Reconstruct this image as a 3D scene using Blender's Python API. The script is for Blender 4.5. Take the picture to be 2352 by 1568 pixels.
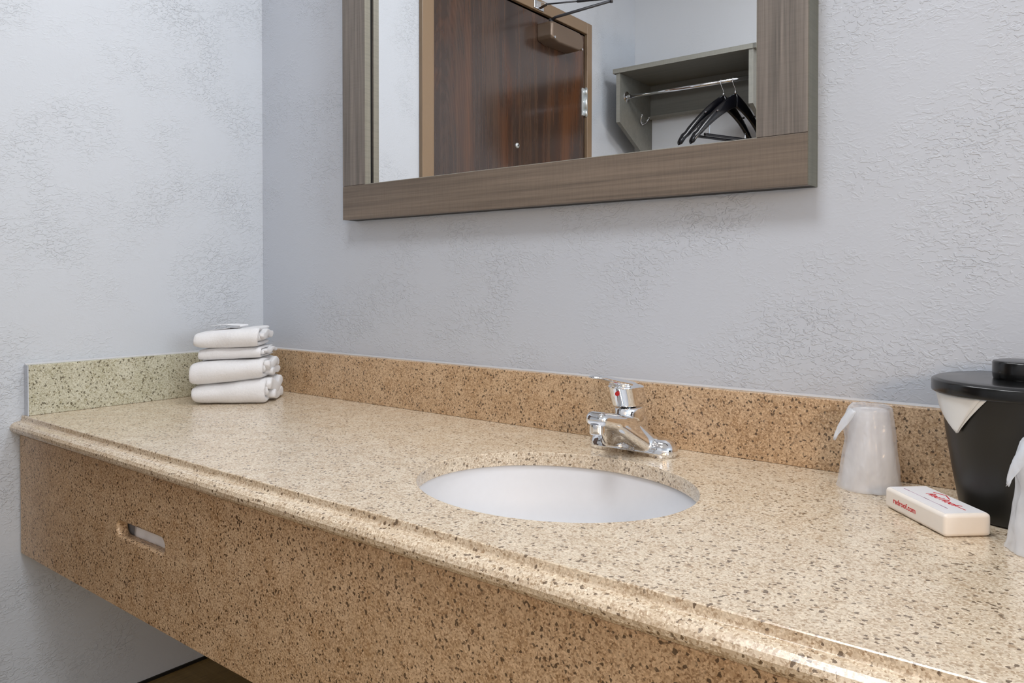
import bpy, bmesh, math, random
from mathutils import Vector, Matrix, noise

# ------------------------------------------------------------------ scene, camera, light
for o in list(bpy.data.objects):
    bpy.data.objects.remove(o)
S = bpy.context.scene
COL = S.collection
PI = math.pi
Z0 = 0.64                      # the counter top stands this high above the floor

cd = bpy.data.cameras.new('camera')
cam = bpy.data.objects.new('camera', cd)
COL.objects.link(cam)
cam.location = (1.7447, -1.1595, 0.26854 + Z0)
cam.rotation_euler = (PI / 2 - 0.01461, 0.0, 0.67492)
cd.sensor_width = 36.0
cd.lens = 1788.97 * 36 / 2352
cd.shift_y = -111.188 / 2352
cd.clip_start = 0.02
S.camera = cam

S.view_settings.view_transform = 'Standard'
S.view_settings.look = 'None'
S.view_settings.gamma = 1.0
S.view_settings.use_curve_mapping = False
S.view_settings.exposure = -0.10

W = bpy.data.worlds.new('world')
S.world = W
W.use_nodes = True
W.node_tree.nodes['Background'].inputs[0].default_value = (0.80, 0.90, 1.0, 1)
W.node_tree.nodes['Background'].inputs[1].default_value = 1.2


def area(name, loc, target, size, size_y, energy, col):
    d = bpy.data.lights.new(name, 'AREA')
    d.shape = 'RECTANGLE'; d.size = size; d.size_y = size_y
    d.energy = energy; d.color = col
    o = bpy.data.objects.new(name, d); COL.objects.link(o)
    o.location = loc
    o.rotation_euler = (Vector(target) - Vector(loc)).to_track_quat('-Z', 'Y').to_euler()
    return o


CEIL = 1.76 + Z0
area('daylight', (4.9, -1.0, 0.85 + Z0), (0, -1.0, 0.75 + Z0), 1.5, 1.3, 42, (0.84, 0.92, 1.0))
area('ceiling_glow', (1.25, -1.0, CEIL - 0.06), (1.25, -1.0, 0), 0.5, 0.5, 16, (0.95, 0.97, 1.0))
area('vanity_glow', (0.85, -0.17, 1.50 + Z0), (0.75, -0.75, 0.3 + Z0), 0.62, 0.10, 8, (0.93, 0.96, 1.0))
area('lamp_glow', (2.75, -1.75, 0.55 + Z0), (1.0, -0.5, 0.0 + Z0), 0.3, 0.3, 11, (1.0, 0.66, 0.36))


# ------------------------------------------------------------------ helpers
def srgb(r, g, b, a=1.0):
    f = lambda c: (c / 255 / 12.92) if c / 255 <= 0.04045 else ((c / 255 + 0.055) / 1.055) ** 2.4
    return (f(r), f(g), f(b), a)


def obj(name, bm, mat, parent=None, loc=(0, 0, 0), rot=(0, 0, 0), smooth=False, bevel=0.0, seg=2):
    me = bpy.data.meshes.new(name)
    bmesh.ops.recalc_face_normals(bm, faces=bm.faces[:])
    bm.to_mesh(me); bm.free()
    o = bpy.data.objects.new(name, me); COL.objects.link(o)
    if mat: me.materials.append(mat)
    if smooth:
        for p in me.polygons: p.use_smooth = True
    o.location = loc; o.rotation_euler = rot
    if parent is not None: o.parent = parent
    else: o.location.z += Z0
    if bevel:
        m = o.modifiers.new('b', 'BEVEL'); m.width = bevel; m.segments = seg; m.limit_method = 'ANGLE'
        m.harden_normals = False
        for p in me.polygons: p.use_smooth = True
        w = o.modifiers.new('w', 'WEIGHTED_NORMAL'); w.keep_sharp = True
    return o


def thing(name, label, cat, loc=(0, 0, 0), rotz=0.0, group=None):
    o = bpy.data.objects.new(name, None); COL.objects.link(o)
    o.empty_display_size = 0.05
    o.location = (loc[0], loc[1], loc[2] + Z0); o.rotation_euler = (0, 0, rotz)
    o['label'] = label; o['category'] = cat
    if group: o['group'] = group
    return o


def tag(o, label, cat, group=None):
    o['label'] = label; o['category'] = cat
    if group: o['group'] = group
    return o


def struct(o):
    o['kind'] = 'structure'
    return o


def bx(bm, x0, x1, y0, y1, z0, z1):
    vs = [bm.verts.new(p) for p in ((x0, y0, z0), (x1, y0, z0), (x1, y1, z0), (x0, y1, z0),
                                    (x0, y0, z1), (x1, y0, z1), (x1, y1, z1), (x0, y1, z1))]
    for f in ((0, 3, 2, 1), (4, 5, 6, 7), (0, 1, 5, 4), (1, 2, 6, 5), (2, 3, 7, 6), (3, 0, 4, 7)):
        bm.faces.new([vs[i] for i in f])
    return bm


def box(x0, x1, y0, y1, z0, z1):
    return bx(bmesh.new(), x0, x1, y0, y1, z0, z1)


def loops(bm, rings, closed=True, cap0=True, cap1=True):
    """skin a list of rings (lists of points)"""
    R = [[bm.verts.new(p) for p in r] for r in rings]
    n = len(R[0])
    for a, b in zip(R, R[1:]):
        for i in range(n if closed else n - 1):
            j = (i + 1) % n
            bm.faces.new((a[i], a[j], b[j], b[i]))
    if cap0: bm.faces.new(R[0][::-1])
    if cap1: bm.faces.new(R[-1])
    return R


def tube(bm, pts, r, n=12, caps=True):
    pts = [Vector(p) for p in pts]
    rs = r if isinstance(r, (list, tuple)) else [r] * len(pts)
    T = (pts[1] - pts[0]).normalized()
    N = T.orthogonal().normalized()
    rings = []
    for i, p in enumerate(pts):
        a = pts[max(i - 1, 0)]; b = pts[min(i + 1, len(pts) - 1)]
        T2 = (b - a).normalized()
        N = (N - T2 * N.dot(T2)).normalized(); B = T2.cross(N)
        rings.append([p + (N * math.cos(2 * PI * k / n) + B * math.sin(2 * PI * k / n)) * rs[i] for k in range(n)])
    loops(bm, rings, True, caps, caps)
    return bm


def lathe(bm, prof, n=48, c=(0, 0, 0), cap0=True, cap1=True):
    rings = [[(c[0] + r * math.cos(2 * PI * k / n), c[1] + r * math.sin(2 * PI * k / n), c[2] + z) for k in range(n)]
             for r, z in prof]
    loops(bm, rings, True, cap0, cap1)
    return bm


def hull(bm, balls, n=16):
    """convex hull of several balls (centre, radius or radii)"""
    t = bmesh.new()
    for c, r in balls:
        rr = r if isinstance(r, (tuple, list)) else (r, r, r)
        bmesh.ops.create_uvsphere(t, u_segments=n, v_segments=n // 2 + 1, radius=1.0,
                                  matrix=Matrix.Translation(c) @ Matrix.Diagonal((rr[0], rr[1], rr[2], 1)))
    g = bmesh.ops.convex_hull(t, input=t.verts[:])
    junk = [v for v in g['geom_interior'] if isinstance(v, bmesh.types.BMVert)]
    junk += [v for v in g['geom_unused'] if isinstance(v, bmesh.types.BMVert)]
    bmesh.ops.delete(t, geom=list(set(junk)), context='VERTS')
    hv = {v for f in t.faces for v in f.verts}
    m = {v: bm.verts.new(v.co) for v in hv}
    keep = set()
    for f in t.faces:
        k = tuple(sorted(v.index for v in f.verts))
        try: bm.faces.new([m[v] for v in f.verts])
        except ValueError: pass
    t.free()
    return bm


def prism(bm, poly, axis, a, b):
    """extrude a 2D polygon along an axis ('x': poly=(y,z), 'y': poly=(x,z), 'z': poly=(x,y))"""
    def P(u, v, w):
        return {'x': (w, u, v), 'y': (u, w, v), 'z': (u, v, w)}[axis]
    loops(bm, [[P(u, v, a) for u, v in poly], [P(u, v, b) for u, v in poly]])
    return bm


def cut(o, bm):
    """boolean-subtract a bmesh from an object and bake the result"""
    me = bpy.data.meshes.new('cutter')
    bmesh.ops.recalc_face_normals(bm, faces=bm.faces[:]); bm.to_mesh(me); bm.free()
    c = bpy.data.objects.new('cutter', me); COL.objects.link(c)
    c.matrix_world = Matrix.Translation(o.location)
    m = o.modifiers.new('cut', 'BOOLEAN'); m.operation = 'DIFFERENCE'; m.object = c; m.solver = 'EXACT'
    bake(o)
    bpy.data.objects.remove(c)


def bake(o):
    bpy.context.view_layer.update()
    dg = bpy.context.evaluated_depsgraph_get()
    me = bpy.data.meshes.new_from_object(o.evaluated_get(dg))
    o.modifiers.clear(); o.data = me
    return o


def remesh(o, voxel, it=6, fac=0.5):
    m = o.modifiers.new('r', 'REMESH'); m.mode = 'VOXEL'; m.voxel_size = voxel; m.use_smooth_shade = True
    s = o.modifiers.new('s', 'SMOOTH'); s.iterations = it; s.factor = fac
    bake(o)
    for p in o.data.polygons: p.use_smooth = True
    return o


def text_bm(body, size, depth, shear=0.0, font_scale=1.0):
    cu = bpy.data.curves.new('lettering', 'FONT')
    cu.body = body; cu.size = size; cu.extrude = depth / 2; cu.shear = shear
    cu.align_x = 'CENTER'; cu.align_y = 'CENTER'; cu.resolution_u = 3; cu.offset = size * 0.012
    t = bpy.data.objects.new('t', cu); COL.objects.link(t)
    bpy.context.view_layer.update()
    dg = bpy.context.evaluated_depsgraph_get()
    me = bpy.data.meshes.new_from_object(t.evaluated_get(dg))
    bm = bmesh.new(); bm.from_mesh(me)
    bpy.data.objects.remove(t)
    return bm


# ------------------------------------------------------------------ materials
class NT:
    def __init__(s, name):
        s.m = bpy.data.materials.new(name); s.m.use_nodes = True
        s.t = s.m.node_tree; s.t.nodes.clear()
        s.out = s.n('ShaderNodeOutputMaterial')
        s.co = s.n('ShaderNodeTexCoord').outputs['Object']

    def n(s, kind, **kw):
        x = s.t.nodes.new(kind)
        for k, v in kw.items():
            if k.startswith('_'): setattr(x, k[1:], v)
            else: x.inputs[k.replace('__', ' ')].default_value = v
        return x

    def l(s, a, b): s.t.links.new(a, b)

    def mapping(s, scale=(1, 1, 1), loc=(0, 0, 0), rot=(0, 0, 0), src=None):
        m = s.n('ShaderNodeMapping'); m.inputs['Scale'].default_value = scale
        m.inputs['Location'].default_value = loc; m.inputs['Rotation'].default_value = rot
        s.l(src or s.co, m.inputs['Vector']); return m.outputs[0]

    def noise(s, vec, scale, detail=2.0, rough=0.5, dist=0.0):
        x = s.n('ShaderNodeTexNoise', Scale=scale, Detail=detail, Roughness=rough, Distortion=dist)
        s.l(vec, x.inputs['Vector']); return x.outputs[0]

    def ramp(s, fac, stops, interp='LINEAR'):
        r = s.n('ShaderNodeValToRGB'); r.color_ramp.interpolation = interp
        e = r.color_ramp.elements
        while len(e) < len(stops): e.new(0.5)
        for i, (p, c) in enumerate(stops):
            e[i].position = p; e[i].color = c if len(c) == 4 else (*c, 1)
        s.l(fac, r.inputs[0]); return r.outputs[0]

    def mix(s, fac, a, b, mode='MIX'):
        m = s.n('ShaderNodeMix', _data_type='RGBA', _blend_type=mode)
        for v, i in ((fac, 0), (a, 6), (b, 7)):
            if hasattr(v, 'default_value'): s.l(v, m.inputs[i])
            else: m.inputs[i].default_value = v
        return m.outputs[2]

    def math(s, op, a, b=0.0):
        m = s.n('ShaderNodeMath', _operation=op)
        for v, i in ((a, 0), (b, 1)):
            if hasattr(v, 'default_value'): s.l(v, m.inputs[i])
            else: m.inputs[i].default_value = v
        return m.outputs[0]

    def bsdf(s, **kw):
        b = s.n('ShaderNodeBsdfPrincipled')
        for k, v in kw.items():
            i = b.inputs[k.replace('__', ' ')]
            if hasattr(v, 'default_value'): s.l(v, i)
            else: i.default_value = v
        s.l(b.outputs[0], s.out.inputs[0]); s.b = b
        return b

    def bump(s, h, dist, strength=1.0):
        b = s.n('ShaderNodeBump', Distance=dist, Strength=strength)
        s.l(h, b.inputs['Height']); s.l(b.outputs[0], s.b.inputs['Normal'])


G = lambda v: (v, v, v, 1)


def m_plain(name, col, rough=0.5, metal=0.0, bump=None, **kw):
    m = NT(name)
    v = m.noise(m.co, 90.0, 2)
    c = m.mix(m.math('MULTIPLY', v, 0.22), col, tuple(x * 0.82 for x in col[:3]) + (1,))
    r = m.math('ADD', m.math('MULTIPLY', m.noise(m.co, 40.0, 3), 0.06), rough - 0.03)
    m.bsdf(Base__Color=c, Roughness=r, Metallic=metal, **kw)
    if bump: m.bump(m.noise(m.co, bump[0], 3), bump[1])
    return m.m


def m_wall(name, col, strength=1.0):
    m = NT(name)
    v = m.co
    m.bsdf(Base__Color=m.mix(m.noise(v, 2.2, 2), col, tuple(x * 0.965 for x in col[:3]) + (1,)), Roughness=0.42,
           Specular__IOR__Level=0.42)
    # knock-down plaster: flattened drips, dense in some patches and thin in others
    w = m.mapping((1.0, 1.0, 1.7), (0.3, 0.2, 0.1), (0.35, 0.35, 0.0))
    d = m.noise(w, 88.0, 3, 0.5, 1.2)
    plate = m.ramp(d, [(0.50, G(0)), (0.60, G(1))])
    mask = m.ramp(m.noise(m.mapping(loc=(1.3, 2.2, 0.4)), 6.0, 3, 0.6), [(0.42, G(0.06)), (0.72, G(0.9))])
    fine = m.noise(v, 240.0, 2)
    h = m.math('ADD', m.math('MULTIPLY', m.math('MULTIPLY', plate, mask), 1.0), m.math('MULTIPLY', fine, 0.10))
    h = m.math('ADD', h, m.math('MULTIPLY', m.noise(v, 9.0, 2), 1.2))
    m.bump(h, 0.00085 * strength, 1.0)
    return m.m


def m_stone(name, base, light, dark, speck, rough=0.3, coat=0.0, few=0.0):
    m = NT(name)
    jit = m.n('ShaderNodeTexNoise', Scale=260.0, Detail=1.0)
    m.l(m.co, jit.inputs['Vector'])
    vv = m.n('ShaderNodeVectorMath', _operation='MULTIPLY_ADD')
    vv.inputs[1].default_value = (0.0022, 0.0022, 0.0022)
    m.l(jit.outputs[1], vv.inputs[0]); m.l(m.co, vv.inputs[2])
    P = vv.outputs[0]
    tone = m.ramp(m.noise(m.co, 26.0, 4, 0.6), [(0.32, base), (0.66, light)])

    def cells(scale, seed):
        vo = m.n('ShaderNodeTexVoronoi', Scale=scale)
        m.l(m.mapping(loc=(seed, seed * 0.7, seed * 1.3), src=P), vo.inputs['Vector'])
        s = m.n('ShaderNodeSeparateColor'); m.l(vo.outputs['Color'], s.inputs[0])
        return s.outputs
    a = cells(400.0, 3.1)
    c = m.mix(m.ramp(a[0], [(0.0, G(0)), (0.5, G(0.05)), (1.0, G(0.85))]), tone, light)
    c = m.mix(m.ramp(a[1], [(0.66, G(0)), (0.86, G(0.50)), (1.0, G(0.85))]), c, dark)
    e = cells(620.0, 5.2)
    c = m.mix(m.ramp(e[0], [(0.62, G(0)), (0.8, G(0.35)), (1.0, G(0.7))]), c, dark)
    c = m.mix(m.ramp(e[1], [(0.70, G(0)), (1.0, G(0.8))]), c, tuple(min(1, x * 1.25) for x in light[:3]) + (1,))
    b = cells(350.0, 7.7)
    clump = m.ramp(m.noise(m.mapping(loc=(4, 1, 2)), 60.0, 2), [(0.35, G(0)), (0.65, G(0.06))])
    sp = m.ramp(m.math('ADD', b[2], clump), [(0.94 + few, G(0)), (0.98 + few * 0.9, G(0.85))])
    c = m.mix(sp, c, speck)
    m.bsdf(Base__Color=c, Roughness=rough, Specular__IOR__Level=0.6, Coat__Weight=coat, Coat__Roughness=0.2)
    m.bump(m.noise(m.co, 300.0, 2), 0.00006)
    return m.m


def m_laminate(name, c0, c1, axis, fine=1.0, rough=0.45, cross=0.25):
    """printed wood grain running along an axis"""
    m = NT(name)
    sc = {'x': (0.018, 1, 1), 'y': (1, 0.018, 1), 'z': (1, 1, 0.018)}[axis]
    g = m.noise(m.mapping(sc), 260.0 * fine, 5, 0.62, 0.25)
    g2 = m.noise(m.mapping(sc, (2, 3, 1)), 70.0 * fine, 3, 0.5, 0.6)
    t = m.math('ADD', m.math('MULTIPLY', g, 0.55), m.math('MULTIPLY', g2, 0.45))
    c = m.ramp(t, [(0.36, c0), (0.64, c1)])
    sx = {'x': (1, 0.05, 0.05), 'y': (0.05, 1, 0.05), 'z': (0.05, 0.05, 1)}[axis]
    saw = m.ramp(m.noise(m.mapping(sx, (5, 5, 5)), 420.0, 2), [(0.45, G(1)), (0.62, G(1 - cross))])
    c = m.mix(1.0, c, saw, 'MULTIPLY')
    m.bsdf(Base__Color=c, Roughness=rough, Specular__IOR__Level=0.4)
    m.bump(g, 0.00012)
    return m.m


def m_door(name):
    m = NT(name)
    warp = m.noise(m.mapping((1, 1, 0.22), (1, 2, 0)), 7.0, 3, 0.55, 0.5)
    plank = m.ramp(m.noise(m.mapping((1, 1, 0.02), (3, 0.1, 0)), 13.0, 2, 0.4),
                   [(0.34, srgb(52, 38, 32)), (0.45, srgb(72, 56, 47)), (0.52, srgb(60, 45, 38)), (0.60, srgb(82, 62, 49)), (0.7, srgb(55, 44, 40))])
    g = m.noise(m.mapping((1, 1, 0.05)), 130.0, 5, 0.65, 0.6)
    c = m.mix(m.ramp(g, [(0.35, G(0.35)), (0.65, G(0))]), plank, srgb(38, 27, 22))
    c = m.mix(m.ramp(warp, [(0.48, G(0)), (0.70, G(0.6))]), c, srgb(108, 66, 36))
    # one cathedral-grain plank near the latch side
    wv = m.n('ShaderNodeTexWave', Scale=9.0, Distortion=9.0, Detail=3.0, _wave_type='RINGS')
    m.l(m.mapping((0.3, 3.5, 0.6), (0, 2.55, -0.35)), wv.inputs['Vector'])
    c = m.mix(m.math('MULTIPLY', wv.outputs[0], 0.22), c, srgb(30, 19, 14))
    m.bsdf(Base__Color=c, Roughness=0.24, Specular__IOR__Level=0.5, Coat__Weight=0.5, Coat__Roughness=0.12)
    m.bump(g, 0.0001)
    return m.m


def m_terry(name):
    m = NT(name)
    m.bsdf(Base__Color=(0.80, 0.80, 0.815, 1), Roughness=0.95, Specular__IOR__Level=0.1, Sheen__Weight=0.35,
           Sheen__Roughness=0.5)
    h = m.math('ADD', m.noise(m.co, 900.0, 3, 0.7), m.math('MULTIPLY', m.noise(m.co, 170.0, 2), 0.8))
    m.bump(h, 0.0011)
    return m.m


def m_film(name, col, dens, rough=0.18):
    """crinkled translucent plastic film"""
    m = NT(name)
    tr = m.n('ShaderNodeBsdfTransparent'); tr.inputs[0].default_value = (0.98, 0.985, 1, 1)
    b = m.n('ShaderNodeBsdfPrincipled', Roughness=rough); b.inputs['Base Color'].default_value = col
    b.inputs['Specular IOR Level'].default_value = 0.8
    tl = m.n('ShaderNodeBsdfTranslucent'); tl.inputs[0].default_value = col
    a = m.n('ShaderNodeMixShader'); a.inputs[0].default_value = 0.4
    m.l(b.outputs[0], a.inputs[1]); m.l(tl.outputs[0], a.inputs[2])
    cl = m.ramp(m.noise(m.mapping((1, 1, 0.8)), 20.0, 3, 0.5, 0.6), [(0.35, G(dens - 0.10)), (0.68, G(min(dens + 0.12, 1)))])
    mx = m.n('ShaderNodeMixShader')
    m.l(cl, mx.inputs[0]); m.l(tr.outputs[0], mx.inputs[1]); m.l(a.outputs[0], mx.inputs[2])
    m.l(mx.outputs[0], m.out.inputs[0])
    bp = m.n('ShaderNodeBump', Distance=0.0016, Strength=1.0)
    m.l(m.noise(m.mapping((1, 1, 0.8), rot=(0.3, 0.5, 0)), 36.0, 2, 0.5, 1.5), bp.inputs['Height'])
    m.l(bp.outputs[0], b.inputs['Normal'])
    return m.m


def m_emit(name, col, s):
    m = NT(name)
    e = m.n('ShaderNodeEmission'); e.inputs[0].default_value = col
    st = m.math('ADD', m.math('MULTIPLY', m.noise(m.co, 8.0, 1), s * 0.1), s * 0.95)
    m.l(st, e.inputs[1]); m.l(e.outputs[0], m.out.inputs[0])
    return m.m


M = {}
M['wall_l'] = m_wall('wall_paint_left', srgb(194, 199, 206), 1.3)
M['wall_b'] = m_wall('wall_paint_back', srgb(194, 200, 210), 1.1)
M['wall_r'] = m_wall('wall_paint_room', srgb(220, 223, 227), 0.4)
M['ceiling'] = m_plain('ceiling_paint', srgb(235, 236, 238), 0.8)
M['floor'] = m_laminate('floor_planks', srgb(134, 112, 66), srgb(152, 128, 80), 'x', 0.5, 0.5)
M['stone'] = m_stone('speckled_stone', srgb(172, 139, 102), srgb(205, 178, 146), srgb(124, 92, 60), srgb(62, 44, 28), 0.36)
M['stone_top_sheen'] = m_stone('speckled_stone_top_sheen', srgb(197, 176, 148), srgb(222, 208, 186), srgb(160, 134, 104), srgb(88, 68, 48), 0.26, 0.3, 0.022)  # same stone as the apron, wall reflections painted in as paler colours
M['stone_side_lit'] = m_stone('speckled_stone_side_lit', srgb(170, 167, 143), srgb(194, 192, 174), srgb(134, 126, 96), srgb(74, 66, 46), 0.3)  # same stone again, the different light at the left painted in paler and greener
M['porcelain'] = m_plain('porcelain', srgb(226, 227, 230), 0.5)
M['chrome'] = m_plain('chrome', (0.86, 0.87, 0.89, 1), 0.07, 1.0)
M['steel'] = m_plain('brushed_steel', (0.72, 0.76, 0.77, 1), 0.4, 0.8)
M['red'] = m_plain('red_dot', srgb(190, 20, 24), 0.35)
M['dark'] = m_plain('dark_gap', srgb(14, 12, 8), 0.6)
M['lam_x'] = m_laminate('frame_laminate_rail', srgb(98, 88, 79), srgb(126, 113, 101), 'x', 1.0, 0.45, 0.07)
M['lam_z'] = m_laminate('frame_laminate_stile', srgb(88, 83, 79), srgb(132, 124, 117), 'z', 1.0, 0.45, 0.05)
M['lam_in'] = m_laminate('frame_inner_band', srgb(116, 113, 102), srgb(130, 127, 116), 'z', 0.6, 0.5, 0.1)
M['lam_edge'] = m_laminate('frame_edge_band', srgb(94, 94, 84), srgb(106, 105, 94), 'z', 0.6, 0.5, 0.1)
M['closet'] = m_laminate('closet_laminate', srgb(110, 110, 104), srgb(122, 121, 114), 'x', 0.8, 0.5, 0.03)
M['closet_edge'] = m_laminate('closet_edge_band', srgb(146, 146, 138), srgb(158, 157, 149), 'x', 0.8, 0.5, 0.08)
M['door'] = m_door('door_veneer')
M['doorframe'] = m_plain('door_frame_paint', srgb(134, 112, 88), 0.32, 0.0)
M['bronze'] = m_plain('bronze_paint', srgb(112, 94, 78), 0.3, 0.3)
M['darkmetal'] = m_plain('dark_arm_metal', srgb(86, 86, 90), 0.4, 0.7)
M['hanger'] = m_plain('black_lacquer', srgb(10, 10, 16), 0.22)
M['black'] = m_plain('black_plastic', srgb(15, 16, 17), 0.2)
M['black_body'] = m_plain('black_vinyl', srgb(26, 26, 24), 0.36)
M['liner'] = m_plain('white_liner', srgb(228, 231, 232), 0.3)
M['terry'] = m_terry('terry_cloth')
M['paper'] = m_plain('white_card', srgb(238, 238, 240), 0.5)
M['print'] = m_plain('grey_print', srgb(120, 122, 128), 0.6)
M['soap'] = m_plain('soap_wrapper', srgb(238, 231, 222), 0.42)
M['soaptop'] = m_plain('soap_wrapper_band', srgb(240, 240, 243), 0.35)
M['redink'] = m_plain('red_print', srgb(196, 30, 44), 0.5)
M['pinkink'] = m_plain('faint_print', srgb(178, 150, 168), 0.5)
M['film'] = m_film('wrapper_film', (0.93, 0.95, 0.98, 1), 0.42)
M['film2'] = m_film('wrapper_film_pale', (0.93, 0.96, 1.0, 1), 0.70)
M['cup'] = m_film('frosted_plastic', (0.95, 0.94, 0.94, 1), 0.60, 0.3)
M['caulk'] = m_plain('caulk', srgb(190, 190, 192), 0.5)
M['glow'] = m_emit('lit_glass', (1.0, 0.97, 0.92, 1), 3.0)
M['shade'] = m_emit('lit_shade', (1.0, 0.70, 0.38, 1), 4.0)

mm = NT('mirror_silver')
mm.bsdf(Base__Color=(0.95, 0.955, 0.96, 1), Metallic=1.0,
        Roughness=mm.math('MULTIPLY', mm.noise(mm.co, 3.0, 1), 0.004))
M['mirror'] = mm.m

# ------------------------------------------------------------------ the room
YB = -2.006; XR = 5.0; T = 0.12; ZF = -Z0; ZC = CEIL - Z0
struct(obj('floor', box(-T, XR + T, YB - T, T, ZF - 0.1, ZF), M['floor']))
struct(obj('ceiling', box(-T, XR + T, YB - T, T, ZC, ZC + 0.1), M['ceiling']))
struct(obj('wall_back', box(-T, XR + T, 0, T, ZF, ZC), M['wall_b']))
struct(obj('wall_front', box(-T, XR + T, YB - T, YB, ZF, ZC), M['wall_r']))
# left wall with the opening for the door
DY0, DY1, DZ = -0.672, -1.582, 1.283          # door opening (latch side, hinge side, top)
b = box(-T, 0, DY0, 0, ZF, ZC)
bx(b, -T, 0, YB, DY1, ZF, ZC)
bx(b, -T, 0, DY1, DY0, DZ, ZC)
struct(obj('wall_left', b, M['wall_l']))
# right wall with the window
b = box(XR, XR + T, YB, -1.8, ZF, ZC)
bx(b, XR, XR + T, -0.25, 0, ZF, ZC)
bx(b, XR, XR + T, -1.8, -0.25, ZF, 0.05)
bx(b, XR, XR + T, -1.8, -0.25, 1.45, ZC)
struct(obj('wall_right', b, M['wall_r']))
b = bmesh.new()
for y in (-1.8, -1.045, -0.29): bx(b, XR + 0.02, XR + 0.07, y, y + 0.04, 0.05, 1.45)
for z in (0.05, 1.41): bx(b, XR + 0.02, XR + 0.07, -1.8, -0.25, z, z + 0.04)
struct(obj('window_1', b, M['paper']))
# thin dark line where the left wall and the floor meet
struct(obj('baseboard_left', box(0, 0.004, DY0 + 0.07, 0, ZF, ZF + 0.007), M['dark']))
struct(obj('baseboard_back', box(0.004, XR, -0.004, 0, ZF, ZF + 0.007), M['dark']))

# metal door frame (casing wraps the opening, with a rebate and a dark gap round the door)
CY0, CY1, CZ = -0.618, -1.618, 1.330
b = bmesh.new()
bx(b, -T, 0.014, DY0, CY0, ZF, CZ)
bx(b, -T, 0.014, CY1, DY1, ZF, CZ)
bx(b, -T, 0.014, DY1, DY0, DZ, CZ)
bx(b, -0.075, -0.048, DY0 - 0.014, DY0, ZF, DZ)
bx(b, -0.075, -0.048, DY1, DY1 + 0.014, ZF, DZ)
bx(b, -0.075, -0.048, DY1, DY0, DZ - 0.014, DZ)
struct(obj('trim_1', b, M['doorframe'], bevel=0.003))

door = struct(obj('door_1', box(-0.044, 0.002, DY1 + 0.004, DY0 - 0.003, ZF + 0.008, DZ - 0.007), M['door'], bevel=0.0015))
door_loc = Vector((0, 0, 0))


def hinge(z):
    h = bmesh.new()
    for k in range(3):
        z0 = z - 0.056 + (0, 0.027, 0.086)[k]
        lathe(h, [(0.0068, z0), (0.0068, z0 + (0.0262, 0.0582, 0.026)[k])], 16, (0.0085, DY1 + 0.002, 0))
    lathe(h, [(0.004, z - 0.060), (0.004, z + 0.060)], 12, (0.0085, DY1 + 0.002, 0))
    hb = obj('hinge', h, M['steel'], door, smooth=True)
    p = box(0.0021, 0.0046, DY1 + 0.004, DY1 + 0.024, z - 0.056, z + 0.056)
    obj('hinge_leaf', p, M['steel'], hb, bevel=0.0006)
    s = bmesh.new()
    for k in (-0.04, 0.0, 0.04):
        tube(s, [(0.0046, DY1 + 0.016, z + k), (0.0058, DY1 + 0.016, z + k)], 0.0035, 10)
    obj('screw', s, M['chrome'], hb)


hinge(1.006); hinge(0.20); hinge(-0.50)

# peephole
b = bmesh.new()
tube(b, [(0.002, -1.122, 0.766), (0.0050, -1.122, 0.766), (0.0075, -1.122, 0.766)], [0.0100, 0.0092, 0.0060], 20)
ph = obj('peephole', b, M['steel'], door, smooth=False)
b = bmesh.new()
tube(b, [(0.0072, -1.122, 0.766), (0.0082, -1.122, 0.766)], [0.0045, 0.003], 16)
obj('lens', b, M['dark'], ph)

# door closer: bronze body on the door, rod arm to a shoe on the header
b = bmesh.new()
prof = [(-1.245, 1.188), (-1.245, 1.236), (-1.250, 1.241), (-1.440, 1.241), (-1.462, 1.232), (-1.470, 1.212),
        (-1.466, 1.186), (-1.44, 1.172), (-1.29, 1.168), (-1.252, 1.176)]
rings = []
for x, k in ((0.002, 1.0), (0.045, 1.0), (0.062, 0.985), (0.070, 0.93)):
    cy, cz = -1.357, 1.207
    rings.append([(x, cy + (y - cy) * k, cz + (z - cz) * k) for y, z in prof])
loops(b, rings)
clo = obj('door_closer', b, M['bronze'], door, bevel=0.004, seg=3)
b = bmesh.new()
tube(b, [(0.038, -1.285, 1.238), (0.038, -1.285, 1.262)], [0.009, 0.008], 14)
tube(b, [(0.038, -1.285, 1.257), (0.060, -1.284, 1.263), (0.30, -1.285, 1.272)], [0.006, 0.0055, 0.0052], 10)
obj('main_arm', b, M['darkmetal'], clo, smooth=True)
b = bmesh.new()
tube(b, [(0.300, -1.285, 1.266), (0.300, -1.285, 1.287)], 0.006, 12)
tube(b, [(0.300, -1.285, 1.282), (0.170, -1.262, 1.292)], 0.0048, 10)
tube(b, [(0.172, -1.262, 1.292), (0.046, -1.237, 1.301)], 0.0030, 10)
obj('forearm', b, M['darkmetal'], clo, smooth=True)
b = bmesh.new()
bx(b, 0.014, 0.018, -1.268, -1.206, 1.287, 1.318)
prism(b, [(0.017, 1.290), (0.050, 1.298), (0.050, 1.304), (0.017, 1.316)], 'y', -1.247, -1.228)
obj('arm_shoe', b, M['chrome'], clo, bevel=0.0015)
b = bmesh.new()
for y, z in ((-1.452, 1.180), (-1.262, 1.182)):
    tube(b, [(0.060, y, z), (0.073, y, z)], 0.0045, 10)
obj('adjusting_screw', b, M['chrome'], clo)

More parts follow.
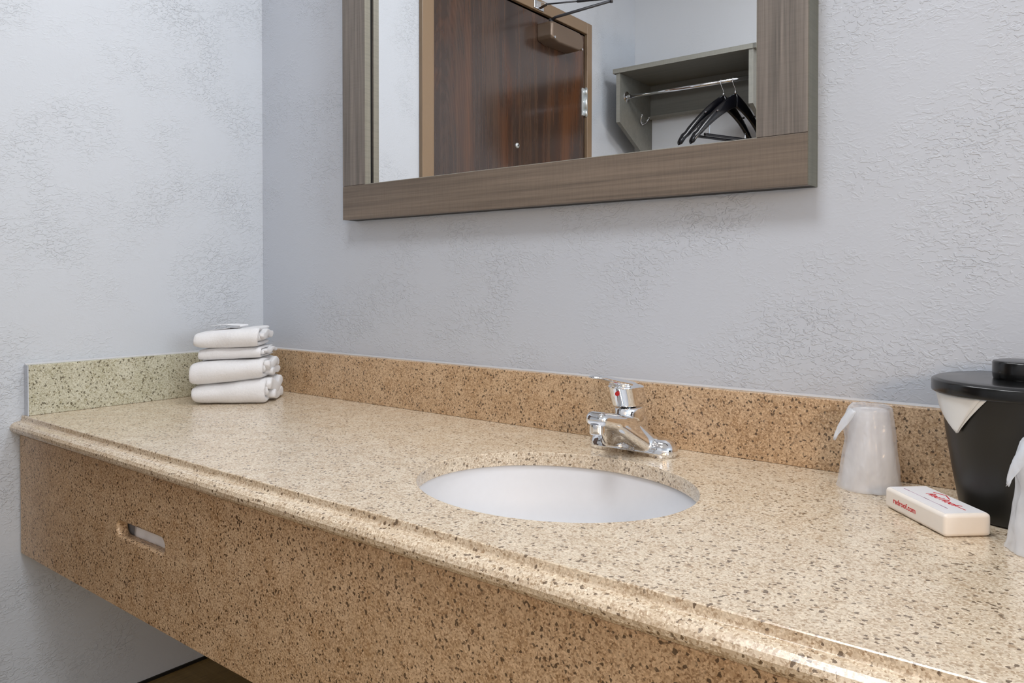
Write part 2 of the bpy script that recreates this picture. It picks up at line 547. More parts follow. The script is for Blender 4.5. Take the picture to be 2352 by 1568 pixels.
# ------------------------------------------------------------------ vanity counter
XE = 2.12
top = thing('vanity_counter', 'long speckled tan stone vanity counter with deep front apron along the grey wall', 'counter', (0, 0, 0))
edge = [(-0.0005, 0.0), (-0.5555, 0.0), (-0.5566, -0.0010), (-0.5572, -0.0075), (-0.5580, -0.0095),
        (-0.5640, -0.0106), (-0.5705, -0.0122), (-0.5755, -0.0158), (-0.5780, -0.0205), (-0.5772, -0.0262),
        (-0.5735, -0.0310), (-0.5680, -0.0338), (-0.5635, -0.0345), (-0.5635, -0.0365), (-0.540, -0.0365), (-0.540, -0.021), (-0.0005, -0.021)]
b = bmesh.new(); prism(b, edge, 'x', 0.0, XE)
ct = obj('countertop', b, M['stone_top_sheen'])
c = bmesh.new()
ECX, ECY, EA, EB = 1.1352, -0.3100, 0.1974, 0.1674
loops(c, [[(ECX + EA * math.cos(2 * PI * k / 96), ECY + EB * math.sin(2 * PI * k / 96), z) for k in range(96)] for z in (-0.06, 0.03)])
cut(ct, c)
ct.location.z -= Z0; ct.parent = top
ct.data.materials.clear(); ct.data.materials.append(M['stone_top_sheen'])
m_ = ct.modifiers.new('b', 'BEVEL'); m_.width = 0.0012; m_.segments = 2; m_.limit_method = 'ANGLE'; m_.angle_limit = 0.9

b = box(0.004, XE - 0.002, -0.5625, -0.5425, -0.275, -0.0366)
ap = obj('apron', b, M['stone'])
c = bmesh.new()
sl = []
for k in range(24):
    a = 2 * PI * k / 24
    sl.append((0.502 + (0.0655 if math.cos(a) > 0 else -0.0655) + 0.0125 * math.cos(a), -0.1405 + 0.0125 * math.sin(a)))
prism(c, sl, 'y', -0.60, -0.50)
cut(ap, c)
ap.location.z -= Z0; ap.parent = top
ap.data.materials.clear(); ap.data.materials.append(M['stone'])
m_ = ap.modifiers.new('b', 'BEVEL'); m_.width = 0.005; m_.segments = 4; m_.limit_method = 'ANGLE'; m_.angle_limit = 1.0
for p in ap.data.polygons: p.use_smooth = True
w_ = ap.modifiers.new('w', 'WEIGHTED_NORMAL')

SH = 0.1016
obj('unseen_light_block', box(XE - 0.022, XE - 0.003, -0.5415, -0.0005, ZF, -0.0370), M['stone'], top, bevel=0.001)  # unseen panel added to keep window light from under the counter
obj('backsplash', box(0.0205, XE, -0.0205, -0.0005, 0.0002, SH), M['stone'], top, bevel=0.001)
obj('side_splash', box(0.0005, 0.020, -0.5500, -0.0005, 0.0002, SH), M['stone_side_lit'], top, bevel=0.001)
obj('splash_end', box(0.0005, 0.0195, -0.5515, -0.5500, 0.0002, SH - 0.0005), M['wall_b'], top)
# caulk bead over the splashes
b = bmesh.new()
prism(b, [(-0.0005, SH), (-0.004, SH), (-0.0030, SH + 0.0012), (-0.0005, SH + 0.003)], 'x', 0.006, XE)
prism(b, [(0.0005, SH), (0.004, SH), (0.0030, SH + 0.0012), (0.0005, SH + 0.003)], 'y', -0.55, -0.0005)
obj('caulk_bead', b, M['caulk'], top)
# tissue box held behind the slot, a white tissue showing through
tb = thing('tissue_box', 'white tissues showing through the slot in the stone apron', 'tissue box', (0.50, -0.50, -0.17))
b = box(-0.12, 0.12, -0.0405, 0.0405, -0.06, 0.075)
obj('box_body', b, M['print'], tb, bevel=0.002)
b = bmesh.new()
N = 14
fr = []; bk = []
for i in range(N + 1):
    u = i / N
    x = -0.052 + 0.13 * u
    zt = 0.043 - 0.006 * abs(u - 0.3)
    yb = -0.0415 - 0.0008 * math.sin(u * 19)
    fr.append([(x, yb - 0.0012, -0.004 + 0.003 * math.sin(u * 9)), (x, yb - 0.0032, 0.02), (x, yb - 0.001, zt), (x, yb - 0.0002, zt), (x, yb, 0.02), (x, yb, -0.004)])
loops(b, fr)
obj('tissue', b, M['paper'], tb, smooth=True)

# undermount sink
sk = thing('sink', 'white oval porcelain sink set under the stone counter', 'sink', (ECX, ECY, -0.0215))
prof = [(0.0, 1.03), (0.0, 1.0), (-0.006, 0.998), (-0.03, 0.985), (-0.07, 0.94), (-0.105, 0.84), (-0.128, 0.66), (-0.140, 0.42), (-0.145, 0.17), (-0.1455, 0.13)]
b = bmesh.new()
n = 96
rin = [[((EA + 0.004) * k * math.cos(2 * PI * i / n), (EB + 0.004) * k * math.sin(2 * PI * i / n), z) for i in range(n)] for z, k in prof]
rout = [[((EA + 0.004) * (k + 0.055) * math.cos(2 * PI * i / n), (EB + 0.004) * (k + 0.055) * math.sin(2 * PI * i / n), z - 0.009) for i in range(n)] for z, k in prof]
rout[0] = [((EA + 0.022) * math.cos(2 * PI * i / n), (EB + 0.022) * math.sin(2 * PI * i / n), -0.009) for i in range(n)]
rim = [((EA + 0.022) * math.cos(2 * PI * i / n), (EB + 0.022) * math.sin(2 * PI * i / n), 0) for i in range(n)]
loops(b, rin[::-1] + [rim] + rout)
obj('basin', b, M['porcelain'], sk, smooth=True)
b = bmesh.new()
lathe(b, [(0.030, -0.1454), (0.030, -0.1436), (0.022, -0.1425), (0.019, -0.1460)], 32)
obj('drain', b, M['chrome'], sk, smooth=True)

# ------------------------------------------------------------------ faucet
fa = thing('faucet', 'chrome single-lever faucet standing behind the oval sink', 'faucet', (1.125, -0.078, 0.0003))
b = bmesh.new()
# footprint
for sx in (-1, 1):
    hull(b, [((sx * 0.0505, 0, 0.006), (0.0262, 0.0262, 0.004)), ((sx * 0.012, 0, 0.006), (0.026, 0.026, 0.004))])
    hull(b, [((sx * 0.053, -0.001, 0.008), (0.0238, 0.0235, 0.019)), ((sx * 0.020, 0.000, 0.010), (0.023, 0.022, 0.016))])
    hull(b, [((sx * 0.040, -0.002, 0.010), (0.018, 0.018, 0.014)), ((sx * 0.008, -0.022, 0.034), 0.020)])
    hull(b, [((sx * 0.034, -0.006, 0.012), (0.014, 0.018, 0.011)), ((sx * 0.008, -0.070, 0.055), (0.011, 0.012, 0.009)), ((sx * 0.006, -0.020, 0.046), (0.014, 0.014, 0.012))])
hull(b, [((0, 0.004, 0.012), (0.026, 0.020, 0.012)), ((0, -0.018, 0.046), (0.021, 0.022, 0.014)), ((0, 0.006, 0.050), (0.020, 0.018, 0.014))])
hull(b, [((-0.008, -0.030, 0.046), (0.016, 0.016, 0.016)), ((0.008, -0.030, 0.046), (0.016, 0.016, 0.016)),
         ((-0.008, -0.104, 0.065), (0.011, 0.012, 0.0110)), ((0.008, -0.104, 0.065), (0.011, 0.012, 0.0110))])
body = remesh(obj('spout_body', b, M['chrome'], None), 0.0016, 8)
body.location.z -= Z0; body.parent = fa
body.data.materials.clear(); body.data.materials.append(M['chrome'])
b = bmesh.new()
lathe(b, [(0.0112, 0.058), (0.0118, 0.055), (0.0118, 0.044), (0.0108, 0.0425), (0.0085, 0.0425), (0.0082, 0.046)], 28, (0, -0.105, 0))
obj('aerator', b, M['chrome'], fa, smooth=True, bevel=0.0005)
# handle: ring, column and swept lever
b = bmesh.new()
rings = []
for z, rx, ry, yc in ((0.050, 0.0205, 0.0310, -0.0110), (0.060, 0.0215, 0.0320, -0.0110), (0.071, 0.0205, 0.0310, -0.0110), (0.0722, 0.0198, 0.0302, -0.0110)):
    rings.append([(rx * math.cos(2 * PI * k / 40), yc + ry * math.sin(2 * PI * k / 40), z) for k in range(40)])
loops(b, rings)
obj('collar', b, M['chrome'], fa, smooth=True)
b = bmesh.new()
hull(b, [((0, -0.0230, 0.0765), (0.0215, 0.0215, 0.003)), ((0, -0.031, 0.106), (0.0235, 0.0245, 0.003)), ((0, -0.008, 0.104), (0.0210, 0.020, 0.003)), ((0, 0.002, 0.0765), (0.0190, 0.018, 0.003))], 28)
hull(b, [((0, -0.004, 0.1015), (0.0185, 0.014, 0.0045)), ((0, -0.030, 0.1095), (0.0215, 0.020, 0.0050)), ((0, 0.008, 0.082), (0.0175, 0.014, 0.008))], 24)
hull(b, [((0, -0.030, 0.1105), (0.0212, 0.018, 0.0042)), ((0, -0.070, 0.1185), (0.0175, 0.014, 0.0032)), ((0, -0.106, 0.1275), (0.0135, 0.013, 0.0028))], 24)
hd = remesh(obj('lever_handle', b, M['chrome'], None), 0.0011, 7)
hd.location.z -= Z0; hd.parent = fa
hd.data.materials.clear(); hd.data.materials.append(M['chrome'])
b = bmesh.new()
dn = Vector((0.28, -0.95, -0.12)).normalized()
pc = Vector((0.0030, -0.0533, 0.0970))
tube(b, [pc - dn * 0.002, pc + dn * 0.0016], [0.0036, 0.0033], 18)
obj('temperature_mark', b, M['red'], hd)

# ------------------------------------------------------------------ folded towels
def ribbon(path, width, t, ush, seedv, nu=10, taper=0.5):
    """a thick cloth layer: path of (v, z), full width along u, rounded edges"""
    bm = bmesh.new()
    pts = [Vector((p[0], p[1])) for p in path]
    rings = []
    L = len(pts)
    for i, p in enumerate(pts):
        a = pts[max(i - 1, 0)]; c = pts[min(i + 1, L - 1)]
        tg = (c - a).normalized(); nr = Vector((-tg.y, tg.x))
        wv = width / 2 + 0.0030 * noise.noise(Vector((i * 0.16, seedv, 1.7)))
        w2 = width / 2 + 0.0042 * noise.noise(Vector((i * 0.16, seedv, 8.2)))
        e = min(1.0, 0.45 + 0.55 * min(i, L - 1 - i) / 2.0)
        h = t / 2 * e
        ring = []
        prof = [(-1, -0.0, 1), (-0.98, 0.62, 0), (-0.9, 0.97, 0)] + [(-0.9 + 1.8 * k / nu, 1.0, 0) for k in range(1, nu)] + [(0.9, 0.97, 0), (0.98, 0.62, 0), (1, 0, 0)]
        prof2 = [(-u, -v, 0) for u, v, _ in prof[1:-1]]
        for (u, v, _) in prof + prof2:
            uu = ush + (u * (w2 if u > 0 else wv))
            q = p + nr * (h * v)
            k = 0.0016
            nz = noise.noise_vector(Vector((uu * 26 + seedv, q.x * 26, q.y * 34)))
            nz2 = noise.noise_vector(Vector((uu * 75 + seedv, q.x * 75, q.y * 75)))
            ring.append((uu + nz.x * k + nz2.x * 0.0007, q.x + nz.y * k + nz2.y * 0.0007, q.y + nz.z * k * 0.7 + nz2.z * 0.0005))
        rings.append(ring)
    loops(bm, rings)
    return bm


def upath(v0, v1, z0, z1, m=9, n=14):
    """back at the bottom, round the fold at v0, back at the top"""
    r = (z1 - z0) / 2
    P = [(v1 + (v0 + r - v1) * k / n, z0) for k in range(n)]
    P += [(v0 + r - r * math.sin(PI * k / m), z0 + r - r * math.cos(PI * k / m)) for k in range(m + 1)]
    P += [(v0 + r + (v1 - v0 - r) * k / n, z1) for k in range(1, n + 1)]
    return P


def merge(bms):
    out = bmesh.new()
    for s in bms:
        me = bpy.data.meshes.new('tmp'); s.to_mesh(me); s.free(); out.from_mesh(me); bpy.data.meshes.remove(me)
    return out


TW = (0.2003, -0.2222)        # middle of the stack's front edge
AZ = math.radians(43.5)
tow = [  # height at the left and right end, width, depth, shift u, shift v, turn, label
    (0.0400, 0.0560, 0.158, 0.140, 0.000, 0.000, 0.00, 'folded white terry towel at the bottom of the stack by the corner'),
    (0.0550, 0.0450, 0.157, 0.136, -0.003, -0.003, 0.03, 'folded white terry towel second from the bottom of the stack'),
    (0.0280, 0.0250, 0.136, 0.128, 0.001, 0.008, -0.02, 'thin folded white washcloth third from the bottom of the stack'),
    (0.0360, 0.0440, 0.137, 0.128, -0.003, -0.003, 0.02, 'folded white terry towel on top of the stack under a paper card'),
]
bl = br = 0.001
for i, (hl, hr, wd, dp, du, dv, rz, lab) in enumerate(tow):
    h = (hl + hr) / 2
    t = h / 4.0
    bms = [ribbon(upath(0.0, dp, t / 2, h - t / 2), wd, t * 1.02, 0, 3.7 * i),
           ribbon(upath(0.016, dp - 0.004, t * 1.5, h - t * 1.5), wd - 0.004, t * 1.02, 0.004, 3.7 * i + 1.3)]
    # the end of the cloth, turned over at the right-hand side
    if i in (0, 1):
        bms.append(ribbon([(0.014 + 0.115 * k / 16, h * 0.64 + 0.005 * math.sin(k * 0.55 + i * 2)) for k in range(17)], 0.030, t * 1.9, wd / 2 - 0.003, 5.1 + i))
        bms.append(ribbon([(0.034 + 0.10 * k / 16, h * 0.25 + 0.002 * math.sin(k * 0.7 + i)) for k in range(17)], 0.026, t * 1.6, wd / 2 + 0.000, 9.1 + i))
    else:
        bms.append(ribbon([(0.02 + 0.105 * k / 16, h * 0.58 + 0.003 * math.sin(k * 0.6 + i)) for k in range(17)], 0.022, t * 1.5, wd / 2 - 0.002, 5.1 + i))
    bm = merge(bms)
    # the cloth is plumper at one end, sits on the slope of the one below, and sags and puckers
    for v in bm.verts:
        k = max(0.0, min(1.0, (v.co.x + wd / 2) / wd))
        zr = max(0.0, min(1.0, v.co.z / h))
        wob = noise.noise(Vector((v.co.x * 17 + i * 5, v.co.y * 15, 0.3 + zr * 0.7)))
        front = math.exp(-v.co.y / 0.02)
        v.co.y += front * (0.0050 * noise.noise(Vector((v.co.x * 22, i * 3.3, 1.0))) + 0.004 * (2 * zr - 1) * noise.noise(Vector((v.co.x * 14, i * 7.1, 4.0))))
        endd = math.exp(-max(0.0, v.co.x + wd / 2) / 0.012)
        z = v.co.z * (hl + (hr - hl) * k) / h
        z = z * (1 - 0.16 * endd) + 0.08 * h * endd
        z -= 0.0036 * zr * (0.5 + wob) * (1.0 if i < 3 else 0.3)
        v.co.z = z + (bl + (br - bl) * k) * 0.99 - 0.0004 * (i > 0)
    bl += hl; br += hr
    o = obj('folded_towel' if i != 2 else 'folded_washcloth', bm, M['terry'], None, smooth=True)
    s_ = o.modifiers.new('s', 'SUBSURF'); s_.levels = 1; s_.render_levels = 1
    a = AZ + rz
    U = Vector((math.cos(AZ), math.sin(AZ), 0)); V = Vector((-math.sin(AZ), math.cos(AZ), 0))
    p = Vector((TW[0], TW[1], 0)) + U * du + V * dv
    o.location = (p.x, p.y, Z0); o.rotation_euler = (0, 0, a)
    tag(o, lab, 'towel', 'white towels stacked in the corner')

# paper card on the towels
U = Vector((math.cos(AZ), math.sin(AZ), 0)); V = Vector((-math.sin(AZ), math.cos(AZ), 0))
p = Vector((TW[0], TW[1], 0)) + U * -0.010 + V * 0.050
cdn = thing('paper_card', 'small folded white paper card lying on the top towel', 'card', (p.x, p.y, 0.1600), AZ - 0.12)
b = bmesh.new()
path = [(-0.030, 0.0005), (-0.012, 0.003), (0.010, 0.006), (0.0335, 0.0088), (0.0350, 0.0100), (0.0335, 0.0115), (0.010, 0.0130), (-0.014, 0.0128), (-0.034, 0.0105)]
rings = []
tt = 0.0006
for i, (u, z) in enumerate(path):
    a_ = Vector(path[max(i - 1, 0)]); c_ = Vector(path[min(i + 1, len(path) - 1)])
    tg = (c_ - a_).normalized(); nr = Vector((-tg.y, tg.x)) * tt / 2
    rings.append([(u + nr.x, -0.024, z + nr.y), (u + nr.x, 0.024, z + nr.y), (u - nr.x, 0.024, z - nr.y), (u - nr.x, -0.024, z - nr.y)])
loops(b, rings)
obj('card_sheet', b, M['paper'], cdn, smooth=False)
b = bmesh.new()
bx(b, 0.012, 0.024, -0.0246, -0.0241, 0.0060, 0.0068)
bx(b, -0.008, 0.006, -0.0246, -0.0241, 0.0128, 0.0134)
obj('print', b, M['print'], cdn)

# ------------------------------------------------------------------ wrapped cups
def cup(name, loc, rb, rt, h, rotz, label, film, flap_a, seedv, droop=1.0):
    t = thing(name, label, 'cup', loc, rotz, 'plastic-wrapped cups by the ice bucket')
    b = bmesh.new()
    k = 0.90
    prof = [(rb * k + 0.0012, 0.0005), (rb * k + 0.0016, 0.003), (rb * k, 0.0045), (rt * k, h * 0.965), (rt * k - 0.003, h * 0.975), (0.001, h * 0.975),
            (0.001, h * 0.965), (rt * k - 0.003, h * 0.965), (rt * k - 0.0008, h * 0.955), (rb * k - 0.0008, 0.0005)]
    lathe(b, prof, 56, cap0=False, cap1=False)
    obj('cup_body', b, M['cup'], t, smooth=True)
    # the film: crinkled sleeve closed over the cup, a loose corner hanging at one side
    b = bmesh.new()
    n = 120; m = 46
    rings = []
    for j in range(m + 1):
        f = j / m
        ring = []
        for i in range(n):
            a = 2 * PI * i / n
            ca, sa = math.cos(a), math.sin(a)
            if f < 0.8:
                g = f / 0.8
                z = 0.0008 + (h + 0.0015) * g
                r = rb + (rt - rb) * g ** 1.15
                amp = 0.0009 + 0.0012 * (1 - g)
                r += amp * noise.noise(Vector((ca * 3.1 + seedv, sa * 3.1, z * 16))) * 1.6
                r += 0.0008 * noise.noise(Vector((ca * 5 + seedv, sa * 5, z * 60)))
                r += 0.0005 * (1 - g) * math.sin(a * 7 + 3 * noise.noise(Vector((g * 3, seedv, 0))))
                if g < 0.06: r += (0.06 - g) * 0.03
                # bulge pinched near the loose corner
                da = (a - flap_a + PI) % (2 * PI) - PI
                r += 0.006 * math.exp(-(da / 0.5) ** 2) * math.exp(-((g - 0.80) / 0.16) ** 2)
                r -= 0.0035 * math.exp(-(da / 0.35) ** 2) * math.exp(-((g - 0.55) / 0.10) ** 2)
            else:
                g = (f - 0.8) / 0.2
                r = rt * (1 - g) ** 0.9 + 0.0004
                z = h + 0.0023 + 0.0022 * g * (1 - g) + 0.0018 * noise.noise(Vector((ca * r * 90, sa * r * 90, seedv)))
                z -= 0.002 * (1 - (1 - g)) * 0.2
            ring.append((r * ca, r * sa, z))
        rings.append(ring)
    loops(b, rings, True, False, True)
    w = obj('wrapper', b, film, t, smooth=True)
    # loose corner flap (a folded triangle of film)
    b = bmesh.new()
    ca, sa = math.cos(flap_a), math.sin(flap_a)
    ta, tb_ = -sa, ca
    grid = []
    NN = 9
    for i in range(NN + 1):
        v = i / NN                     # down the flap
        row = []
        wdt = 0.017 * (1 - v) + 0.0006
        for k2 in range(7):
            u = (k2 / 6 - 0.5) * 2
            r = rt + 0.0015 + 0.0215 * v * droop + 0.0020 * math.sin(v * 5 + u * 2) - 0.004 * u * u * (1 - v)
            z = h - 0.002 - 0.040 * v + 0.0015 * math.sin(u * 4 + v * 6)
            row.append((r * ca + ta * (u * wdt + 0.004 * v), r * sa + tb_ * (u * wdt + 0.004 * v), z))
        grid.append(row)
    G2 = [[b.verts.new(q) for q in r] for r in grid]
    for r0, r1 in zip(G2, G2[1:]):
        for k2 in range(6):
            b.faces.new((r0[k2], r0[k2 + 1], r1[k2 + 1], r1[k2]))
    fo = obj('wrapper_corner', b, M['film2'], w, smooth=True)
    s2 = fo.modifiers.new('s', 'SOLIDIFY'); s2.thickness = 0.0005
    return t


cup('wrapped_cup', (1.4767, -0.0779, 0.0003), 0.0385, 0.0248, 0.1050, 0.0,
    'upside-down plastic cup in film beside the soap and against the backsplash', M['film'], math.radians(215), 1.3)
cup('wrapped_cup', (1.6860, -0.2270, 0.0003), 0.0400, 0.0290, 0.1080, 0.0,
    'plastic-wrapped cup in front of the black ice bucket, cut by the right edge', M['film2'], math.radians(206), 6.4, 0.7)

# ------------------------------------------------------------------ ice bucket
BX, BY = 1.6489, -0.1056
bk = thing('ice_bucket', 'round black ice bucket with a flat knobbed lid and white liner', 'ice bucket', (BX, BY, 0.0003))
b = bmesh.new()
lathe(b, [(0.0600, 0.0), (0.0634, 0.0015), (0.0640, 0.004), (0.0655, 0.0100), (0.0720, 0.045), (0.0800, 0.095), (0.0850, 0.140), (0.0858, 0.1415)], 96)
obj('bucket_body', b, M['black_body'], bk, smooth=True, bevel=0.0008)
b = bmesh.new()
lathe(b, [(0.0900, 0.1408), (0.0948, 0.1415), (0.0952, 0.1430), (0.0952, 0.1530), (0.0944, 0.1546), (0.0925, 0.1550), (0.0915, 0.1562), (0.0890, 0.1568),
          (0.0700, 0.1570), (0.040, 0.1574), (0.010, 0.1576)], 96)
ld = obj('lid', b, M['black'], bk, smooth=True)
b = bmesh.new()
lathe(b, [(0.0310, 0.1566), (0.0322, 0.1580), (0.0328, 0.1600), (0.0332, 0.1640), (0.0332, 0.1760), (0.0322, 0.1778), (0.0300, 0.1784), (0.004, 0.1788)], 64)
obj('knob', b, M['black'], ld, smooth=True)
# liner corner pulled out under the lid
b = bmesh.new()
A0, A1 = math.radians(186), math.radians(252)
cols = []
NU, NV = 16, 10
tipu = 0.60
for layer, off, sh in ((0, 0.0022, 0.0), (1, 0.0040, -0.10)):
    g = []
    for j in range(NV + 1):
        v = j / NV
        row = []
        for i in range(NU + 1):
            u0 = i / NU
            u = tipu + (u0 - tipu) * (1 - v)
            a = A0 + (A1 - A0) * (u + sh * (1 - v) * (0.6 if layer else 0))
            z = 0.1412 - 0.043 * v
            r = 0.0852 - (0.1412 - z) * 0.085 + off + 0.0030 * (1 - v) * math.sin(u0 * PI)
            row.append(b.verts.new((r * math.cos(a), r * math.sin(a), z)))
        g.append(row)
    for r0, r1 in zip(g, g[1:]):
        for i in range(NU):
            b.faces.new((r0[i], r0[i + 1], r1[i + 1], r1[i]))
li = obj('liner', b, M['liner'], bk, smooth=True)
s2 = li.modifiers.new('s', 'SOLIDIFY'); s2.thickness = 0.0006
li.modifiers.new('w', 'WELD').merge_threshold = 0.00005

# ------------------------------------------------------------------ soap
PL = Vector((1.5132, -0.1571)); PF = Vector((1.5923, -0.2433)); PR = Vector((1.6263, -0.2054))
ux = (PF - PL).normalized()
ang = math.atan2(ux.y, ux.x)
ux = Vector((math.cos(ang), math.sin(ang))); uy = Vector((-math.sin(ang), math.cos(ang)))
SLn, SWd, SHt = 0.1150, 0.0520, 0.0240
ctr = PL + ux * (SLn / 2) + uy * (SWd / 2)
so = thing('soap_bar', 'boxed white hotel soap with red lettering between the cups', 'soap', (ctr.x, ctr.y, 0.0003), ang)
b = box(-SLn / 2, SLn / 2, -SWd / 2, SWd / 2, 0, SHt)
obj('soap_box', b, M['soap'], so, bevel=0.0042, seg=4)
b = box(-SLn / 2 + 0.004, SLn / 2 - 0.004, -SWd / 2 + 0.0035, SWd / 2 - 0.0035, SHt - 0.0003, SHt + 0.0003)
obj('top_panel', b, M['soaptop'], so)
bm = text_bm('redroof.com', 0.0088, 0.0003)
o = obj('side_lettering', bm, M['redink'], so)
o.location = (-0.017, -SWd / 2 - 0.0001, SHt * 0.50); o.rotation_euler = (PI / 2, 0, 0)
bm = text_bm('Red Roof', 0.0130, 0.0003, 0.35)
o = obj('logo_lettering', bm, M['redink'], so)
o.location = (0.002, 0.0065, SHt + 0.0004)
b = bmesh.new()
zz = SHt + 0.0004


def stroke(b, x0, y0, x1, y1, w):
    d = Vector((x1 - x0, y1 - y0)).normalized(); q = Vector((-d.y, d.x)) * w / 2
    pts = [(x0 - q.x, y0 - q.y), (x1 - q.x, y1 - q.y), (x1 + q.x, y1 + q.y), (x0 + q.x, y0 + q.y)]
    loops(b, [[(x, y, zz - 0.0001) for x, y in pts], [(x, y, zz + 0.0002) for x, y in pts]])


for q in ((-0.026, 0.0145, -0.012, 0.0205, 0.0013), (-0.012, 0.0205, 0.004, 0.0145, 0.0013), (0.028, 0.0050, 0.044, 0.0060, 0.0010)):
    b = bmesh.new(); stroke(b, *q)
    obj('logo_stroke', b, M['redink'], so)
b = bmesh.new()
for x0, x1 in ((-0.045, -0.034), (-0.006, 0.003), (0.022, 0.037)): stroke(b, x0, -0.0095, x1, -0.0095, 0.0012)
stroke(b, -0.034, -0.0095, 0.022, -0.0095, 0.0004)
obj('fine_print', b, M['pinkink'], so)

# ------------------------------------------------------------------ framed mirror
FX0, FX1, FZ, FY, FW = 0.3673, 1.3826, 0.4053, -0.0403, 0.0739
FT = 1.30
mr = thing('framed_mirror', 'large wall mirror in a wide grey-brown wood-grain frame above the sink', 'mirror', (0, 0, 0))
FB = -0.0245       # back of the front boards: dark rebate behind them, then the glass
obj('bottom_rail', box(FX0, FX1, FY, FB, FZ, FZ + FW), M['lam_x'], mr, bevel=0.0005)
obj('top_rail', box(FX0, FX1, FY, FB, FT - FW, FT), M['lam_x'], mr, bevel=0.0005)
obj('stile', box(FX0, FX0 + FW, FY, FB, FZ + FW + 0.0006, FT - FW - 0.0006), M['lam_z'], mr, bevel=0.0005)
obj('stile', box(FX1 - FW, FX1, FY, FB, FZ + FW + 0.0006, FT - FW - 0.0006), M['lam_z'], mr, bevel=0.0005)
b = bmesh.new()
bx(b, FX0, FX0 + FW - 0.004, FB, -0.0002, FZ, FT); bx(b, FX1 - FW + 0.004, FX1, FB, -0.0002, FZ, FT)
bx(b, FX0 + FW - 0.004, FX1 - FW + 0.004, FB, -0.0002, FZ, FZ + FW - 0.004)
bx(b, FX0 + FW - 0.004, FX1 - FW + 0.004, FB, -0.0002, FT - FW + 0.004, FT)
obj('frame_back', b, M['dark'], mr)
for x0 in (FX0 + FW, FX1 - FW - 0.0008):
    obj('inner_edge', box(x0, x0 + 0.0008, FY + 0.0004, FB, FZ + FW + 0.001, FT - FW - 0.001), M['lam_in'], mr)
obj('inner_edge', box(FX0 + FW, FX1 - FW, FY + 0.0004, FB, FZ + FW, FZ + FW + 0.0008), M['closet_edge'], mr)  # inner band in a paler colour, the bottom edge highlight painted in
e = bmesh.new(); bx(e, FX1, FX1 + 0.0012, FY, -0.0002, FZ, FT)
obj('edge_band', e, M['lam_edge'], mr)
AL, EP = 0.0094, -0.0008
b = box(-0.457, 0.457, -0.0, 0.004, -0.415, 0.415)
gl = obj('mirror_glass', b, M['mirror'], mr, (0.875, -0.0205 + 0.0047, (FZ + FT) / 2), (EP, 0, AL))

# ------------------------------------------------------------------ closet shelf with rail, seen in the mirror
SX0, SX1, SZ, SD = 0.0585, 0.6560, 1.1600, 0.2950
sh = thing('closet_shelf', 'grey laminate closet shelf unit with a chrome hanging rail', 'shelf', (0, 0, 0))
obj('shelf_board', box(SX0, SX1 + 0.012, YB + 0.0005, YB + SD, SZ - 0.0185, SZ), M['closet'], sh, bevel=0.0006)
obj('edge_strip', box(SX0, SX1, YB + SD, YB + SD + 0.0008, SZ - 0.0185, SZ), M['closet_edge'], sh)
for x0, n_ in ((SX0 + 0.013, 0), (SX1 - 0.017, 1)):
    poly = [(YB + 0.0005, SZ - 0.0187), (YB + SD - 0.006, SZ - 0.0187), (YB + SD - 0.006, 0.938), (YB + 0.0005, 0.785)]
    b = bmesh.new(); prism(b, poly, 'x', x0, x0 + 0.017)
    pn = obj('side_panel', b, M['closet'], sh, bevel=0.0006)
    obj('panel_edge', box(x0, x0 + 0.017, YB + SD - 0.006, YB + SD - 0.0052, 0.938, SZ - 0.0187), M['closet_edge'], pn)
obj('back_rail', box(SX0 + 0.030, SX1 - 0.017, YB + 0.0005, YB + 0.0165, 1.000, SZ - 0.0187), M['closet'], sh, bevel=0.0006)
obj('rail_lip', box(SX0 + 0.030, SX1 - 0.017, YB + 0.0165, YB + 0.026, 0.990, 1.006), M['closet_edge'], sh, bevel=0.001)
RY, RZ = -1.775, 1.052
b = bmesh.new(); tube(b, [(SX0 + 0.030, RY, RZ), (SX1 - 0.017, RY, RZ)], 0.0080, 18)
rd = obj('hanging_rail', b, M['chrome'], sh, smooth=True)
b = bmesh.new()
tube(b, [(SX0 + 0.030, RY, RZ), (SX0 + 0.033, RY, RZ), (SX0 + 0.037, RY, RZ)], [0.024, 0.023, 0.012], 24)
tube(b, [(SX0 + 0.037, RY, RZ), (SX0 + 0.048, RY, RZ)], 0.0105, 18)
obj('rail_flange', b, M['chrome'], rd)
# robe hook on the side panel
b = bmesh.new()
hx, hy, hz = SX0 + 0.0303, -1.905, 0.985
tube(b, [(hx, hy, hz - 0.016), (hx + 0.003, hy, hz - 0.016)], [0.012, 0.010], 16)
tube(b, [(hx + 0.002, hy, hz - 0.026), (hx + 0.006, hy, hz - 0.026)], 0.005, 12)
arc = [(hx + 0.004, hy + 0.032 * math.cos(a), hz + 0.006 + 0.032 * math.sin(a)) for a in [PI + PI * k / 12 for k in range(13)]]
arc = [(hx + 0.020 - 0.016 * math.sin(PI * k / 12), q[1], q[2]) for k, q in enumerate(arc)]
tube(b, arc, 0.0026, 10)
for q in (arc[0], arc[-1]):
    bmesh.ops.create_uvsphere(b, u_segments=10, v_segments=8, radius=0.0042, matrix=Matrix.Translation(q))
obj('robe_hook', b, M['chrome'], sh, smooth=True)


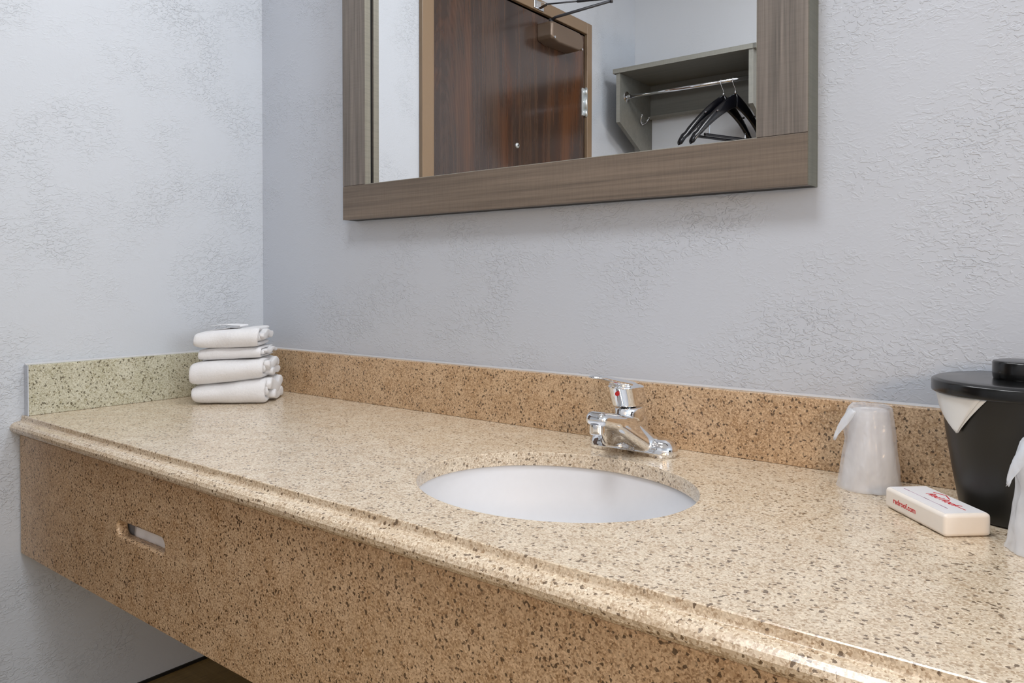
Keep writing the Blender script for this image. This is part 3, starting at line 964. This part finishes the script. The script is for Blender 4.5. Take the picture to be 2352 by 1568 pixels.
# ------------------------------------------------------------------ hangers
def hanger(x, yaw, label, first=None):
    if first is None:
        t = thing('clothes_hanger', label, 'hanger', (x, RY, RZ - 0.058), yaw, 'black hangers on the closet rail')
        # shoulders: thick curved wooden bow in the local x-z plane
        b = bmesh.new()
        for s in (-1, 1):
            rings = []
            for k in range(17):
                f = k / 16
                xx = s * 0.205 * f
                zc = -0.022 - 0.172 * f ** 1.10 + 0.014 * math.sin(PI * f)
                hh = 0.0290 * (1 - f) + 0.0160 * f
                if f > 0.84: hh *= 0.78 if f < 0.90 else 1.15
                th = 0.0070 * (1 - f) + 0.0115 * f
                if f > 0.97: hh *= 0.6; th *= 0.7
                yc = 0.028 * f ** 2
                rings.append([(xx, yc + th * math.cos(2 * PI * q / 14), zc + hh * math.sin(2 * PI * q / 14)) for q in range(14)])
            loops(b, rings)
        wd = obj('hanger_body', b, M['hanger'], t, smooth=True)
        b = bmesh.new()
        tube(b, [(0, 0, 0.002), (0, 0, 0.014)], 0.0045, 12)
        obj('ferrule', b, M['chrome'], t, smooth=True)
        b = bmesh.new()
        pts = [(0, 0, 0.010), (0.001, 0, 0.022), (0.010, 0, 0.036), (0.0165, 0, 0.048)]
        R_ = 0.0125; cz = 0.0558 
        for k in range(0, 15):
            a = -0.45 + (PI + 0.75) * k / 14
            pts.append((0.0035 + R_ * math.cos(a), 0, cz + R_ * math.sin(a)))
        tube(b, pts, 0.0016, 8)
        obj('hook', b, M['chrome'], t, smooth=True)
        for s in (-1, 1):
            b = bmesh.new()
            tube(b, [(s * 0.128, 0.006, -0.110), (s * 0.128, 0.010, -0.166)], 0.0012, 8)
            obj('bar_wire', b, M['chrome'], t)
        b = bmesh.new()
        tube(b, [(-0.150, 0.010, -0.166), (-0.144, 0.010, -0.166), (0.144, 0.010, -0.166), (0.150, 0.010, -0.166)], [0.006, 0.0052, 0.0052, 0.006], 12)
        obj('trouser_bar', b, M['hanger'], t, smooth=True)
        for s in (-1, 1):
            b = bmesh.new()
            tube(b, [(s * 0.100, -0.006, -0.075), (s * 0.100, -0.0125, -0.075)], 0.004, 10)
            obj('stud', b, M['chrome'], t)
        return t
    t = first.copy(); COL.objects.link(t)
    t.location = (x, RY, RZ - 0.058 + Z0); t.rotation_euler = (0, 0, yaw)
    t['label'] = label
    for ch in first.children:
        c = ch.copy(); COL.objects.link(c); c.parent = t
    return t


h1 = hanger(0.517, math.radians(112), 'black wooden hanger on the rail, farther from the mirror frame edge')
h2 = hanger(0.565, math.radians(112), 'black wooden hanger on the rail, nearest the right-hand end', h1)

# ------------------------------------------------------------------ lamps of the room, beyond the frame
vl = thing('vanity_light', 'chrome wall light bar with three lit glass globes above the mirror', 'light', (0.85, -0.0005, 1.50))
obj('backplate', box(-0.30, 0.30, -0.025, 0, -0.05, 0.05), M['chrome'], vl, bevel=0.004)
for x in (-0.2, 0, 0.2):
    b = bmesh.new(); bmesh.ops.create_uvsphere(b, u_segments=24, v_segments=16, radius=0.048, matrix=Matrix.Translation((x, -0.076, 0)))
    obj('globe', b, M['glow'], vl, smooth=True)
cl = thing('ceiling_light', 'round white ceiling light with a lit glass dish', 'light', (1.25, -1.0, ZC - 0.001))
b = bmesh.new(); lathe(b, [(0.17, 0), (0.17, -0.02), (0.15, -0.022)], 48)
obj('rim', b, M['chrome'], cl, smooth=True)
b = bmesh.new(); lathe(b, [(0.15, -0.02), (0.13, -0.045), (0.08, -0.056), (0.01, -0.058)], 48)
obj('dish', b, M['glow'], cl, smooth=True)
